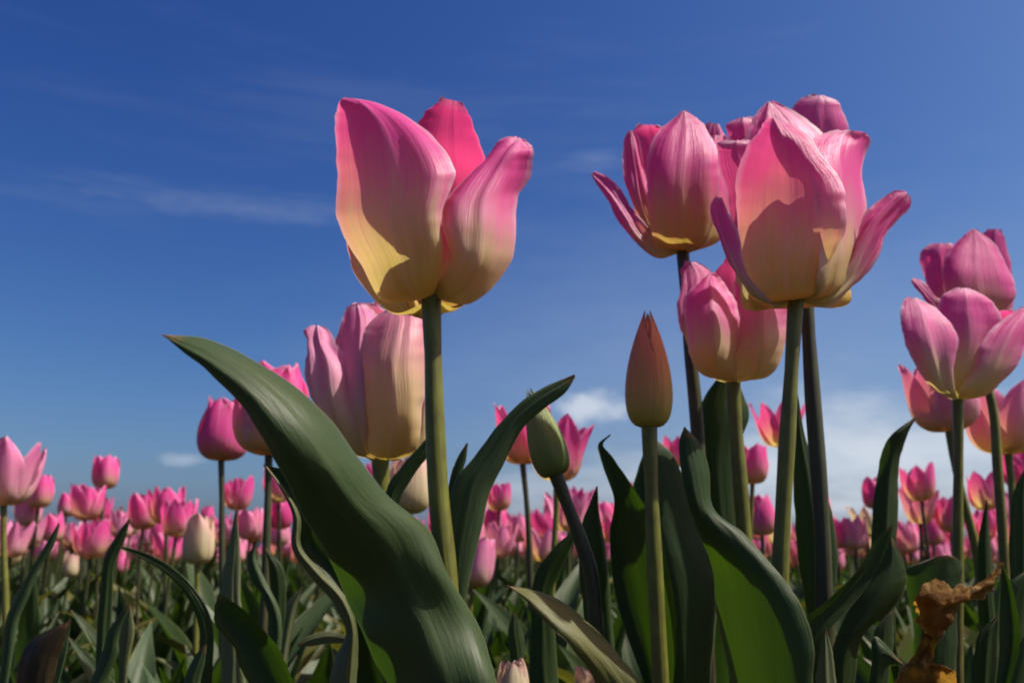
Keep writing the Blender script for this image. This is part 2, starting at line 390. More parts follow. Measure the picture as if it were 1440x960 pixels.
def tube(path, radii, nseg=12, per=4):
    n = (len(path) - 1) * per + 1
    p = crom(path, n); rr = np.interp(np.linspace(0, 1, n), np.linspace(0, 1, len(radii)), radii)
    d = np.gradient(p, axis=0); d /= np.linalg.norm(d, axis=1, keepdims=True)
    x = np.cross(d, np.array([0, 1., 0])); x /= np.linalg.norm(x, axis=1, keepdims=True); y = np.cross(d, x)
    a = np.linspace(0, 2 * math.pi, nseg + 1)
    G = p[:, None, :] + rr[:, None, None] * (np.cos(a)[None, :, None] * x[:, None, :] + np.sin(a)[None, :, None] * y[:, None, :])
    UV = np.stack(np.meshgrid(a / (2 * math.pi), np.linspace(0, 1, n)), -1)
    return G, UV

def bez(p, t):
    t = t[:, None]; p = [np.array(q, float) for q in p]
    return p[0] * (1 - t) ** 3 + 3 * p[1] * t * (1 - t) ** 2 + 3 * p[2] * t * t * (1 - t) + p[3] * t ** 3

def cup_petal(az, H, R, flare, half, seed, nt_=16, ns=11, sharp=1.5, wave=.05, curl=0.0, belly=1.15):
    """a petal of a cup-shaped head, base at the origin, z up"""
    rg = random.Random(seed)
    t = np.linspace(0, 1, nt_); s = np.linspace(-1, 1, ns)
    c = bez([(.0025, 0), (R * 1.2, -.03 * H), (R * belly, .5 * H), (R * flare, H)], t)
    r, z = c[:, 0], c[:, 1].copy(); r = r + curl * R * t ** 5
    w = np.where(t < .5, .34 + .66 * np.sin(np.clip(t / .5, 0, 1) * math.pi / 2), np.clip(1 - ((t - .5) / .5) ** 2.3, 0, 1) ** (1 / sharp))
    w = np.maximum(w, .035) * half
    w = w * np.clip(R / np.maximum(r, R * .5), .5, 1.35)
    S, T = np.meshgrid(s, t)
    ang = az + S * w[:, None]
    rad = r[:, None] * (1 - .07 * S ** 2)
    ph, ph2, k = rg.uniform(0, 6), rg.uniform(0, 6), rg.uniform(7, 12)
    rad = rad + R * wave * T * (np.abs(S) ** 2 * np.sin(T * k + ph + S) + .5 * np.sin(S * 5 + ph2))
    rad = rad - R * .035 * np.exp(-(S / .12) ** 2) * np.sin(T * math.pi)
    Z = z[:, None] + H * .02 * np.sin(S * 4 + ph) * T
    G = np.stack([rad * np.sin(ang), -rad * np.cos(ang), Z], -1)          # azimuth 0 faces the camera (-Y)
    UV = np.stack(np.meshgrid((s + 1) / 2, t), -1)
    return G, UV

def leaf_grid(L, Wd, th0, th1, seed, nt_=18, ns=7, fold=.5, twist=0.0, wave=.12):
    rg = random.Random(seed)
    t = np.linspace(0, 1, nt_); s = np.linspace(-1, 1, ns)
    th = th0 + th1 * t ** 1.8
    ds = L / (nt_ - 1)
    o = np.concatenate([[0], np.cumsum(np.sin(th[:-1]) * ds)]); z = np.concatenate([[0], np.cumsum(np.cos(th[:-1]) * ds)])
    w = Wd * .5 * (np.sin(math.pi * np.clip(t, 0, 1) ** .75) ** .85 + .28 * (1 - t)); w[-1] = .0004
    ph, k = rg.uniform(0, 6), rg.uniform(7, 13)
    S, T = np.meshgrid(s, t)
    tw = twist * T ** 1.5
    foldh = (np.abs(S) ** 1.4 * fold + np.abs(S) ** 3 * np.sin(T * k + ph + (S > 0) * 2.0) * wave * 3)
    lat = S * w[:, None]; up = foldh * w[:, None]
    lat2 = lat * np.cos(tw) - up * np.sin(tw); up2 = lat * np.sin(tw) + up * np.cos(tw)
    nx, nz = -np.cos(th), np.sin(th)                                     # inner face points towards the stem
    X = o[:, None] + nx[:, None] * up2; Z = z[:, None] + nz[:, None] * up2
    G = np.stack([X, lat2, Z], -1); UV = np.stack(np.meshgrid((s + 1) / 2, t), -1)
    return G, UV

# ------------------------------------------------------------------ object helpers
def thing(name, label, cat, loc, group=None, rotz=0.0):
    o = bpy.data.objects.new(name, None); COL.objects.link(o); o.empty_display_size = .02
    o.location = loc; o.rotation_euler = (0, 0, rotz); o['label'] = label; o['category'] = cat
    if group: o['group'] = group
    return o

def part(name, me, parent, label=None):
    o = bpy.data.objects.new(name, me); COL.objects.link(o); o.parent = parent
    if label: o['label'] = label
    return o

def gpart(name, GU, mat, parent, label=None, local=False):
    G, UV = GU
    if not local: G = G - np.array(parent.location)[None, None, :]
    return part(name, grid_mesh(name, G, UV, mat), parent, label)

def tilt_matrix(axis_dir):
    return np.array(Vector((0, 0, 1)).rotation_difference(axis_dir.normalized()).to_matrix())

# ------------------------------------------------------------------ setting
def ground():
    n = 81
    g = np.linspace(-1, 1, n); g = np.sign(g) * np.abs(g) ** 3 * 400
    X, Yy = np.meshgrid(g, g + 60)
    Z = .004 * np.sin(X * 3.1) * np.cos(Yy * 2.3)
    G = np.stack([X, Yy, Z], -1); UV = np.stack([X, Yy], -1)
    o = bpy.data.objects.new('ground', grid_mesh('ground', G, UV, SOIL)); COL.objects.link(o); o['kind'] = 'structure'
ground()

# ------------------------------------------------------------------ foreground tulips
HERO = []
def hero(label, Y, stem_px, rad, petals, leaves=(), mat=PINK, name='tulip', cat='tulip', cups=(), stem_m=STEM, group=None, ripple=.0008):
    """stem_px: pixel path from the flower down; petals: lofts; cups: petals given by shape around the stem top"""
    pts = [P(x, y, Y) for x, y in stem_px]
    b = pts[-1].copy(); d = (pts[-1] - pts[-2]).normalized()
    k = min(.25, max(-.25, d.x / max(.2, -d.z)))
    b.x += k * b.z * .6; b.z = 0
    t = thing(name, label, cat, b, group)
    path = [b] + [pts[-1] * q + b * (1 - q) for q in (.5,)] + pts[::-1]
    G, UV = tube(path, [rad * 1.25, rad * 1.15] + [rad * (1.08 + .06 * math.sin(i * 2.3 + Y * 40)) for i in range(len(pts) - 2)] + [rad * .92, rad * 1.12], 14, 6)
    # v along the stem's true length
    ln = np.concatenate([[0], np.cumsum(np.linalg.norm(np.diff(G.mean(1), axis=0), axis=1))]); UV[:, :, 1] = (ln / ln[-1])[:, None]
    gpart('stem', (G, UV), stem_m, t)
    for i, rows in enumerate(petals):
        m = mat
        if isinstance(rows, tuple): m, rows = rows
        gpart('petal', loft(rows, Y, arc=1.25, ns=25, per=9, ripple=ripple, seed=i + int(Y * 1000), camber=.2, jag=.0006, crease=.03, roll=1.9), m, t)
    for c in cups:
        G, UV = cup_petal(**c['shape'])
        A = tilt_matrix(c.get('axis', Vector((0, 0, 1))))
        G = G @ A.T + np.array(pts[0])
        gpart('petal', (G, UV), c.get('mat', mat), t)
    for lf in leaves:
        lY, rows, kw = lf
        kw = dict(kw); lm = kw.pop('mat', LEAF); lab = kw.pop('label', None); nm = kw.pop('name', 'leaf'); rp = kw.pop('ripple', .0007)
        gpart(nm, loft(rows, lY, tip_first=True, base=kw.pop('base', (b.x, b.y)), ripple=rp, seed=int(rows[0][0]), per=8, ns=17 if 'crumple' not in kw else 33, jag=kw.pop('jag', .0004), **kw), lm, t, lab)
    HERO.append(t)
    return t

# the tall tulip in front, with its three broad leaves
hero('large pink tulip with cream base on the tall stem rising from the broad arching leaf', .285,
     [(606, 416), (609, 500), (612, 600), (617, 700), (626, 790), (637, 930)], .0031,
     [[(600, 420, 610, 420, 0), (548, 428, 615, 398, -6, 8, -4), (508, 374, 625, 348, -11, 11, -10), (477, 312, 626, 300, -12, 13, -13), (473, 262, 638, 252, -11, 13, -13), (474, 205, 622, 216, -9, 11, -11), (478, 163, 580, 171, -6, 8, -6), (483, 142, 525, 144, -4, 4), (485, 138, 490, 138, -2, 0)],
      [(606, 418, 616, 421, 0), (616, 400, 657, 428, -7), (632, 365, 703, 385, -12, 11, 6), (627, 322, 722, 336, -13, 12, 7), (634, 280, 725, 278, -11, 11, 6), (660, 242, 739, 240, -8, 8, 4), (690, 210, 745, 212, -6, 6), (711, 194, 744, 205, -4, 3), (724, 192, 735, 196, -3, 0)],
      (DEEP, [(604, 424, 616, 424, 2), (575, 432, 655, 427, 20, -8), (562, 340, 690, 340, 24, -14), (568, 240, 692, 250, 22, -14), (576, 180, 682, 216, 15, -9), (600, 150, 664, 170, 12, -5), (622, 138, 650, 144, 11, 0)]),
      [(600, 424, 612, 424, 2), (558, 441, 603, 450, 12, -6), (505, 388, 580, 400, 16, -10), (481, 340, 570, 340, 17, -12), (481, 280, 560, 290, 17, -10), (490, 220, 545, 230, 14, -6), (505, 190, 520, 190, 12, 0)],
      [(606, 421, 618, 423, 2), (600, 449, 640, 436, 12, -6), (625, 400, 695, 395, 18, -8), (640, 330, 712, 330, 20, -10), (652, 290, 705, 290, 18, -8), (660, 270, 694, 270, 15, -4), (670, 260, 682, 260, 14, 0)],
      [(605, 418, 613, 418, -1), (596, 405, 648, 410, -4), (600, 362, 668, 366, -4, 7), (604, 332, 662, 334, -2, 5), (612, 314, 654, 316, 0, 3), (624, 304, 644, 305, 1, 0)]],
     [(.272, [(226, 470, 230, 471, -44), (258, 496, 285, 475, -42, 4, 4), (302, 527, 340, 495, -40, 7, 6), (342, 567, 400, 529, -38, 10, 8), (376, 622, 460, 579, -35, 13, 9), (402, 668, 508, 637, -28, 15, 9), (430, 718, 548, 686, -18, 16, 6), (462, 772, 612, 744, -8, 14, 4), (490, 832, 634, 802, 0, 13, -6), (516, 892, 672, 870, 2, 13, 2), (543, 962, 699, 962, 2, 12, -7), (575, 1080, 715, 1080, 4, 10)], dict(arc=1.2, ripple=.0015, mat=LEAFB)),
      (.30, [(369, 653, 373, 654, 0), (393, 684, 413, 667, -2), (415, 725, 455, 714, -3), (415, 768, 492, 770, -2), (440, 806, 528, 820, -4), (478, 851, 552, 870, -5), (492, 890, 572, 915, -4), (487, 930, 582, 960, -2), (505, 1010, 600, 1050, 0)], dict(arc=1.2, camber=-.15)),
      (.292, [(372, 655, 375, 656, 0), (391, 684, 402, 691, 0), (411, 725, 422, 727, 0), (411, 770, 424, 768, 0), (435, 807, 449, 799, 0), (473, 851, 491, 843, 0), (488, 890, 504, 886, 0), (474, 925, 504, 925, 0), (466, 962, 502, 962, 0), (480, 1020, 510, 1020, 4)], dict(camber=.5, mat=LEAFP, name='folded_margin')),
      (.293, [(808, 527, 809, 529, 0), (775, 541, 797, 549, 0), (736, 563, 768, 571, 0), (700, 598, 735, 601, 0), (667, 641, 710, 645, 0), (639, 673, 692, 681, 0), (629, 712, 679, 724, 0), (627, 772, 662, 790, 0), (632, 840, 652, 845, 0)], dict(mat=LEAFB, camber=.25))])

# the tall tulip to the right with one petal flaring out
hero('large pink tulip with one petal flaring right, closest of the tall cluster', .315,
     [(1119, 420), (1113, 520), (1107, 620), (1101, 720), (1097, 810), (1092, 930)], .0027,
     [[(1113, 420, 1126, 421, -1), (1070, 426, 1152, 412, -6, 6, -6), (1043, 388, 1168, 376, -8, 8, -12), (1034, 338, 1183, 332, -9, 8, -17), (1037, 290, 1185, 288, -9, 8, -17), (1042, 245, 1180, 252, -8, 8, -15), (1055, 202, 1151, 224, -8, 7, -10), (1070, 180, 1120, 184, -8, 6, -4), (1083, 166, 1092, 167, -8, 1)],
      [(1118, 420, 1124, 422, 1), (1140, 417, 1190, 408, -4, 4, 7), (1150, 382, 1209, 362, -7, 5, 15), (1152, 320, 1213, 310, -7, 5, 17), (1149, 260, 1213, 252, -4, 6, 14), (1141, 206, 1218, 206, 2, 7, 8), (1156, 189, 1217, 191, 5, 3, 3), (1180, 183, 1208, 184, 5, 1)],
      [(1120, 419, 1126, 424, 0), (1152, 406, 1158, 431, -2), (1185, 375, 1203, 403, -1), (1205, 332, 1228, 364, 0), (1222, 300, 1250, 324, 1), (1245, 277, 1269, 301, 2), (1264, 268, 1278, 284, 2), (1273, 269, 1278, 275, 2)],
      [(1110, 421, 1118, 423, 4), (1052, 414, 1095, 432, 12), (1036, 355, 1085, 365, 20), (1028, 300, 1080, 300, 23), (1019, 250, 1075, 250, 22), (1012, 213, 1060, 213, 19), (1017, 201, 1055, 199, 18), (1030, 198, 1045, 197, 18)],
      [(1108, 420, 1114, 422, 0), (1058, 416, 1090, 430, -4), (1040, 393, 1062, 402, -6), (1025, 365, 1048, 374, -6), (1011, 333, 1036, 347, -4), (1003, 309, 1027, 314, -2), (1003, 288, 1018, 289, 0), (1008, 277, 1014, 278, 1)],
      [(1114, 424, 1126, 426, 4), (1078, 434, 1160, 431, 9, -12), (1050, 385, 1196, 392, 18, -18), (1048, 320, 1192, 320, 22, -20), (1065, 262, 1185, 262, 20, -16), (1090, 226, 1160, 226, 16, -8), (1115, 208, 1135, 208, 14, -2)]],
     [(.30, [(962, 600, 964, 600, 0), (957, 614, 978, 614, 0), (959, 655, 997, 655, 0, 3, 2), (971, 711, 1008, 716, 0, 4, 2), (988, 760, 1050, 748, 0, 4, -2), (1003, 800, 1092, 797, 0, 5, -8), (1006, 850, 1126, 848, 0, 6, -12), (1012, 900, 1143, 905, 0, 7, -14), (1027, 965, 1142, 965, 0, 7, -14), (1050, 1080, 1140, 1080, 0, 6, -10)], dict(camber=.18)),
      (.34, [(1254, 737, 1256, 739, 0), (1237, 754, 1249, 762, 0), (1204, 803, 1228, 806, 0), (1163, 843, 1200, 846, 0), (1122, 876, 1162, 888, 0), (1090, 930, 1130, 950, 0)], dict(camber=-.2))])

# hidden behind it
hero('pink tulip almost hidden behind the flaring tulip, only its petal tips above it', .37,
     [(1132, 405), (1137, 470), (1143, 560), (1150, 650), (1156, 740), (1160, 860)], .0031,
     [[(1128, 404, 1138, 404, 0), (1085, 390, 1165, 390, -8), (1058, 300, 1180, 300, -14), (1050, 232, 1178, 232, -14), (1056, 188, 1155, 190, -11), (1067, 160, 1118, 159, -8), (1080, 143, 1086, 143, -6)],
      [(1128, 405, 1136, 405, 2), (1125, 385, 1185, 375, 8), (1120, 280, 1190, 280, 12), (1116, 200, 1191, 196, 10), (1116, 156, 1183, 153, 8), (1134, 138, 1172, 139, 8), (1148, 134, 1158, 134, 8)],
      [(1126, 405, 1132, 405, 1), (1065, 380, 1100, 392, 3), (1040, 300, 1085, 300, 6), (1030, 240, 1075, 240, 7), (1027, 192, 1066, 192, 6), (1030, 171, 1060, 168, 6), (1038, 166, 1052, 165, 6)]],
     [(.40, [(1119, 548, 1121, 549, 0), (1117, 600, 1133, 620, 0), (1115, 660, 1150, 655, 0), (1116, 720, 1168, 720, 0), (1122, 780, 1178, 782, 0), (1133, 850, 1173, 842, 0), (1140, 940, 1175, 940, 0)], dict())], mat=PINK, stem_m=STEMR)

hero('pink tulip with one petal flaring left, left in the tall cluster', .41,
     [(960, 353), (965, 420), (970, 490), (978, 570), (985, 680), (990, 800)], .0029,
     [[(956, 353, 964, 353, 0), (925, 341, 990, 346, -10), (914, 305, 1006, 312, -16), (908, 262, 1009, 265, -19), (911, 234, 1010, 224, -18), (925, 196, 1000, 196, -14), (943, 173, 984, 171, -10), (960, 156, 964, 156, -8)],
      [(962, 353, 968, 354, 0), (985, 346, 1006, 338, 4), (1000, 310, 1022, 300, 8), (1000, 260, 1027, 250, 9), (994, 215, 1025, 210, 9), (990, 186, 1018, 190, 8), (997, 172, 1012, 175, 8)],
      [(962, 354, 968, 356, -1), (966, 352, 1006, 340, -6, 6, 4), (975, 322, 1022, 312, -8, 8, 6), (982, 275, 1029, 268, -7, 8, 7), (988, 225, 1026, 218, -5, 7, 6), (1004, 190, 1019, 191, -2)],
      [(955, 354, 962, 355, 3), (922, 348, 1000, 346, 9, -12), (900, 300, 1015, 300, 12, -18), (890, 250, 1000, 250, 12, -18), (887, 206, 955, 206, 12, -8), (888, 184, 938, 181, 11, -2), (900, 175, 925, 176, 10)],
      [(952, 353, 957, 354, 0), (918, 341, 942, 348, 0), (896, 306, 920, 306, -2), (884, 272, 913, 276, -3), (880, 235, 906, 240, -2), (878, 208, 899, 210, -1), (880, 192, 893, 190, 0), (885, 184, 889, 185, 0)],
      [(957, 352, 955, 356, -1), (935, 346, 926, 363, -4), (906, 320, 892, 343, -5), (888, 287, 868, 309, -4), (871, 262, 850, 279, -2), (850, 245, 836, 258, 0), (836, 240, 831, 247, 0)]],
     mat=DEEP, stem_m=STEMR)

hero('closed pink tulip lower in the cluster, its right side behind the flaring tulip', .40,
     [(1031, 537), (1035, 600), (1041, 680), (1047, 760), (1052, 880)], .0031,
     [[(1026, 537, 1032, 537, 0), (984, 519, 1018, 532, -4), (962, 480, 1008, 490, -8), (956, 446, 1003, 442, -6), (959, 408, 1002, 405, -3), (960, 382, 999, 385, 0), (964, 367, 978, 369, 1)],
      [(1028, 537, 1034, 537, -1), (988, 525, 1037, 531, -11), (971, 495, 1039, 500, -16, 12), (966, 455, 1038, 458, -16, 12), (970, 420, 1030, 422, -13, 9), (985, 397, 1014, 398, -10, 4), (997, 384, 1003, 384, -8, 0)],
      [(1030, 537, 1036, 537, -1), (1034, 531, 1080, 528, -9), (1033, 500, 1104, 490, -12, 11), (1032, 460, 1109, 447, -11, 11), (1034, 420, 1106, 415, -8, 9), (1040, 392, 1088, 390, -5, 4), (1056, 377, 1066, 376, -3, 0)],
      [(1028, 538, 1036, 538, 2), (1000, 532, 1065, 531, 12, -6), (985, 480, 1090, 480, 16, -8), (990, 430, 1085, 430, 15, -8), (1002, 385, 1072, 395, 12, -6), (1014, 366, 1052, 372, 9, -3), (1022, 358, 1032, 360, 8)]],
     [(.425, [(1028, 508, 1030, 508, 0), (998, 545, 1042, 549, 0), (976, 596, 1054, 580, 0), (974, 650, 1043, 615, 0), (988, 720, 1036, 690, 0), (1002, 800, 1046, 790, 0), (1020, 900, 1060, 900, 0)], dict(camber=.2))],
     mat=PINK)

hero('big half-closed tulip, pink and cream, behind the arching leaf left of the front stem', .385,
     [(535, 645), (537, 690), (540, 760), (545, 860)], .0036,
     [(PEACH, [(535, 646, 545, 646, 0), (518, 641, 577, 639, -9), (515, 602, 596, 604, -15, 12), (508, 556, 601, 556, -17, 15), (503, 514, 601, 502, -16, 15), (516, 482, 599, 462, -13, 12), (531, 452, 592, 440, -9, 8), (545, 437, 572, 432, -7, 2)]),
      [(530, 647, 540, 647, 0), (480, 626, 519, 644, -6), (450, 592, 507, 602, -10), (434, 546, 495, 552, -11), (430, 505, 489, 516, -9), (429, 476, 469, 488, -5), (431, 463, 462, 466, -3), (440, 458, 452, 458, -2)],
      [(530, 647, 545, 647, 2), (490, 640, 565, 640, 8, -6), (465, 580, 590, 580, 14, -9), (462, 520, 592, 520, 16, -9), (464, 480, 585, 470, 14, -8), (480, 447, 562, 446, 10, -5), (486, 432, 546, 435, 8, -3), (500, 426, 526, 426, 8)],
      [(532, 647, 540, 647, 0), (500, 635, 540, 640, -4), (482, 590, 540, 590, -8, 8), (478, 540, 540, 540, -8, 9), (477, 490, 535, 485, -5, 7), (484, 452, 530, 448, -2, 5), (490, 431, 516, 428, 0, 2)],
      [(538, 647, 548, 647, 2), (560, 643, 590, 630, 6), (575, 590, 602, 585, 8), (575, 520, 603, 515, 8), (570, 465, 598, 465, 7), (575, 440, 590, 440, 6)]],
     [(.36, [(603, 612, 605, 613, 0), (590, 626, 603, 634, 0), (566, 652, 583, 664, 0), (545, 680, 563, 695, 0), (535, 720, 555, 735, 0)], dict(camber=.2)),
      (.37, [(656, 622, 658, 623, 0), (644, 640, 655, 646, 0), (634, 664, 648, 672, 0), (626, 700, 640, 710, 0), (610, 780, 630, 790, 0)], dict(camber=.2))],
     mat=PALE, ripple=.0010)

# right-hand cluster
hero('open pink tulip with yellow heart on the right, in front of two others', .48,
     [(1347, 562), (1348, 640), (1347, 720), (1347, 810), (1346, 900)], .0026,
     [[(1343, 562, 1351, 562, 0), (1328, 541, 1370, 541, -5), (1323, 500, 1388, 500, -8), (1319, 460, 1402, 460, -8), (1321, 430, 1399, 437, -7), (1336, 411, 1380, 413, -6), (1350, 405, 1362, 405, -5)],
      [(1341, 562, 1348, 562, -1), (1313, 548, 1344, 553, -10), (1291, 515, 1343, 517, -15), (1273, 478, 1342, 486, -15), (1270, 450, 1331, 453, -11), (1272, 426, 1310, 431, -6), (1276, 417, 1287, 419, -4)],
      [(1346, 562, 1353, 562, -1), (1351, 549, 1387, 557, -10), (1366, 525, 1416, 530, -14), (1379, 492, 1437, 497, -13), (1398, 463, 1449, 466, -10), (1424, 442, 1453, 441, -6), (1442, 432, 1450, 432, -4)],
      [(1343, 563, 1352, 563, 2), (1330, 556, 1375, 558, 10, -4), (1310, 510, 1420, 510, 15, -8), (1315, 460, 1430, 460, 15, -7), (1350, 440, 1429, 440, 11, -4), (1390, 437, 1420, 436, 9)]],
     [(.42, [(1312, 783, 1332, 780, -4), (1275, 797, 1347, 788, -2), (1274, 822, 1350, 815, 0), (1282, 860, 1345, 860, 2), (1290, 940, 1345, 940, 4)], dict(mat=LEAFB, arc=1.2)),
      (.36, [(1408, 791, 1411, 792, 6), (1396, 805, 1400, 815, 4, 3), (1378, 815, 1380, 835, 2, 5), (1354, 829, 1352, 850, 0, 6), (1338, 825, 1342, 868, -3, 9), (1319, 814, 1330, 886, -6, 12), (1302, 815, 1314, 893, -5, 14), (1291, 832, 1299, 888, 0, 10), (1288, 850, 1291, 872, 6, 3)], dict(mat=DRY, label='withered brown curled leaf', ripple=.0016, crumple=.0016, jag=.0014, base=None)),
      (.365, [(1322, 868, 1336, 866, 0), (1300, 884, 1326, 890, -2, 5), (1290, 908, 1316, 914, -3, -5), (1280, 930, 1314, 935, -2, 7), (1264, 950, 1338, 940, -4, -8), (1258, 1000, 1342, 995, 0, 6)], dict(mat=DRY, label='withered brown leaf stalk', ripple=.0014, crumple=.0016, jag=.0014)),
      (.345, [(1408, 793, 1410, 794, 0), (1405, 822, 1420, 818, 0), (1403, 862, 1430, 860, 0), (1402, 905, 1433, 895, 0), (1398, 965, 1420, 965, 0)], dict(camber=-.25))],
     mat=PINK)

hero('pink tulip with pointed petal above the open yellow-hearted tulip on the right', .55,
     [(1366, 462), (1382, 520), (1395, 568), (1403, 660), (1412, 790), (1416, 880)], .0026,
     [[(1362, 462, 1370, 462, -1), (1338, 451, 1402, 449, -8), (1329, 420, 1424, 427, -13), (1322, 385, 1427, 400, -13), (1334, 358, 1413, 367, -10), (1352, 335, 1393, 341, -7), (1366, 322, 1371, 322, -6)],
      [(1364, 462, 1372, 462, 2), (1370, 440, 1422, 440, 8), (1378, 380, 1420, 380, 11), (1381, 336, 1414, 338, 9), (1389, 322, 1407, 322, 8)],
      [(1355, 461, 1362, 462, 0), (1325, 450, 1352, 456, 2), (1307, 415, 1348, 415, 6), (1300, 375, 1347, 375, 8), (1298, 353, 1345, 350, 8), (1310, 342, 1336, 342, 8)],
      [(1350, 456, 1355, 461, -1), (1330, 430, 1324, 446, -3), (1312, 410, 1302, 425, -2), (1297, 394, 1287, 408, 0), (1285, 390, 1281, 396, 0)]],
     [(.50, [(1387, 702, 1389, 703, 0), (1379, 740, 1392, 740, 0), (1374, 790, 1396, 790, 0), (1376, 850, 1400, 850, 0)], dict()),
      (.47, [(1440, 660, 1443, 660, 0), (1427, 690, 1450, 690, 0), (1421, 740, 1455, 740, 0), (1420, 810, 1455, 810, 0)], dict())],
     mat=DEEP)

def cupset(kind, H, R, az0=0, seed=0, axis=None, mat=None):
    rg = random.Random(seed); out = []
    pr = dict(closed=(.62, 1.12, 1.05, 1.5), half=(.82, 1.0, 1.15, 1.5), open=(1.12, .92, 1.2, 1.25), flared=(1.45, .80, 1.1, 1.2), bud=(.10, 1.25, 1.05, 1.3))[kind]
    for k in range(6):
        inner = k % 2
        sh = dict(az=az0 + k * math.pi / 3 + rg.uniform(-.1, .1) * (kind != 'bud'), H=H * (1 if kind == 'bud' else rg.uniform(.92, 1.04)) * (.97 if inner else 1), R=R * (.86 if inner else 1),
                  flare=pr[0] * (1 if kind == 'bud' else rg.uniform(.75, 1.25)), half=pr[1] * (.95 if inner else (.88 if kind == 'bud' else 1)), seed=seed * 10 + k,
                  sharp=pr[3] * (1 if kind == 'bud' else rg.uniform(.85, 1.2)), wave=.015 if kind == 'bud' else rg.uniform(.05, .15), curl=0 if kind in ('bud', 'closed') else rg.uniform(-.05, .25), belly=pr[2])
        c = dict(shape=sh)
        if axis is not None: c['axis'] = axis
        if mat is not None: c['mat'] = mat
        out.append(c)
    return out

hero('pale tulip with rosy side, lowest in the right cluster behind the open tulip', .62,
     [(1335, 606), (1342, 650), (1357, 710), (1372, 770), (1380, 850)], .0026, [],
     [(.45, [(1288, 586, 1290, 587, 0), (1257, 609, 1279, 607, 0, 2), (1244, 630, 1270, 636, 2, 3), (1236, 660, 1265, 668, 3, 4), (1230, 700, 1265, 705, 2, 4), (1226, 760, 1263, 770, 0), (1228, 840, 1258, 850, 0)], dict(camber=.2))],
     cups=cupset('half', .053, .0235, .35, 31, Vector((-.05, 0, 1))), mat=PALE)
hero('pink tulip cut by the right edge of the photo below the cluster', .66,
     [(1418, 638), (1422, 680), (1426, 760), (1428, 830)], .0026, [],
     cups=cupset('open', .054, .025, .2, 32), mat=PALE)

# buds
hero('upright reddish olive bud with pointed tip on a straight stem', .365,
     [(913, 600), (916, 690), (920, 780), (925, 870), (929, 960)], .0030, [],
     [(.384, [(857, 610, 859, 611, 4), (840, 626, 848, 626, 1), (844, 645, 859, 640, 0), (852, 669, 876, 664, 0), (863, 705, 900, 701, 0, -2, -3), (857, 750, 922, 738, 0, -4, -7), (860, 800, 941, 798, 0, -6, -9), (872, 862, 953, 860, 0, -6, -9), (889, 912, 955, 912, 0, -5, -7), (908, 965, 950, 965, 0, -3, -4)], dict(camber=-.2)),
      (.402, [(914, 612, 916, 613, 0), (903, 640, 939, 633, 0), (889, 682, 961, 674, 0), (884, 740, 984, 737, 0), (893, 820, 1009, 802, 0), (913, 900, 1006, 892, 0), (928, 980, 1000, 980, 0)], dict(camber=.22, mat=LEAF))],
     cups=cupset('bud', .0495, .0114, math.pi / 3, 41, Vector((.02, 0, 1))), mat=BUDG, name='tulip_bud', cat='tulip bud', stem_m=STEM)
hero('green closed bud leaning left, half behind a leaf tip', .39,
     [(782, 668), (798, 710), (815, 755), (829, 800), (838, 880), (845, 950)], .0029, [],
     [(.30, [(713, 822, 715, 824, 0), (742, 848, 757, 831, 0, 2, 4), (767, 877, 789, 843, 0, 3, 6), (797, 901, 836, 882, 0, 3, 6), (825, 938, 872, 920, 0, 3, 3), (850, 985, 902, 955, 0)], dict(camber=.2, mat=LEAFY)),
      (.42, [(839, 683, 841, 684, 0), (829, 708, 843, 712, 0), (818, 740, 848, 745, 0), (815, 790, 857, 790, 0), (822, 860, 862, 860, 0)], dict(camber=.2)),
      (.45, [(812, 742, 814, 744, 0), (780, 768, 800, 778, 0), (752, 812, 778, 826, 0), (745, 880, 780, 890, 0)], dict(camber=.2))],
     cups=cupset('bud', .040, .0098, .4, 42, Vector((-.30, 0, 1))), mat=BUDO, name='tulip_bud', cat='tulip bud', stem_m=STEMR)

# tulips one step further back
hero('dark pink closed tulip on a thin dark stem left of the arching leaf', .80,
     [(311, 647), (312, 700), (312, 760), (313, 840)], .0026, [], cups=cupset('closed', .056, .0245, .1, 51), mat=DEEP, stem_m=STEMR)
hero('pink and orange tulip half hidden behind the arching leaf', .62,
     [(378, 640), (377, 690), (375, 760), (372, 840)], .0026, [], cups=cupset('closed', .066, .028, .5, 52, Vector((.05, 0, 1))), mat=PINK, stem_m=STEMR)
hero('pale pink tulip with one spreading petal at the left edge', .80,
     [(5, 710), (5, 760), (8, 840)], .0026, [[(10, 708, 14, 710, 0), (22, 694, 30, 704, 0), (35, 672, 44, 684, 0), (46, 655, 54, 660, 0), (56, 644, 58, 647, 0)]],
     cups=cupset('open', .056, .0225, .3, 53), mat=PALE)
hero('orange-based tulip just left of the leaning green bud', .80,
     [(735, 652), (740, 700), (744, 760), (746, 830)], .0025, [], cups=cupset('open', .053, .022, .0, 54), mat=PINK, stem_m=STEMR)
hero('pink tulip with its petals showing on both sides of the leaning green bud', .76,
     [(783, 676), (782, 720), (778, 790)], .0026, [], cups=cupset('flared', .052, .0205, .3, 55, Vector((.05, 0, 1))), mat=PINK)
hero('cream tulip mostly hidden behind the front stem', .70,
     [(575, 722), (577, 760), (580, 830)], .0026, [], cups=cupset('closed', .046, .019, .4, 56), mat=BUDC)
hero('small flared pink tulip seen between the stems of the tall cluster', .92,
     [(1098, 628), (1097, 690), (1095, 780)], .0026, [], cups=cupset('flared', .048, .020, .2, 57), mat=PINK)
hero('round pink tulip right of the tall cluster\'s middle stem', 1.05,
     [(1058, 680), (1056, 730), (1055, 790)], .0026, [], cups=cupset('half', .048, .020, .2, 58), mat=PINK)
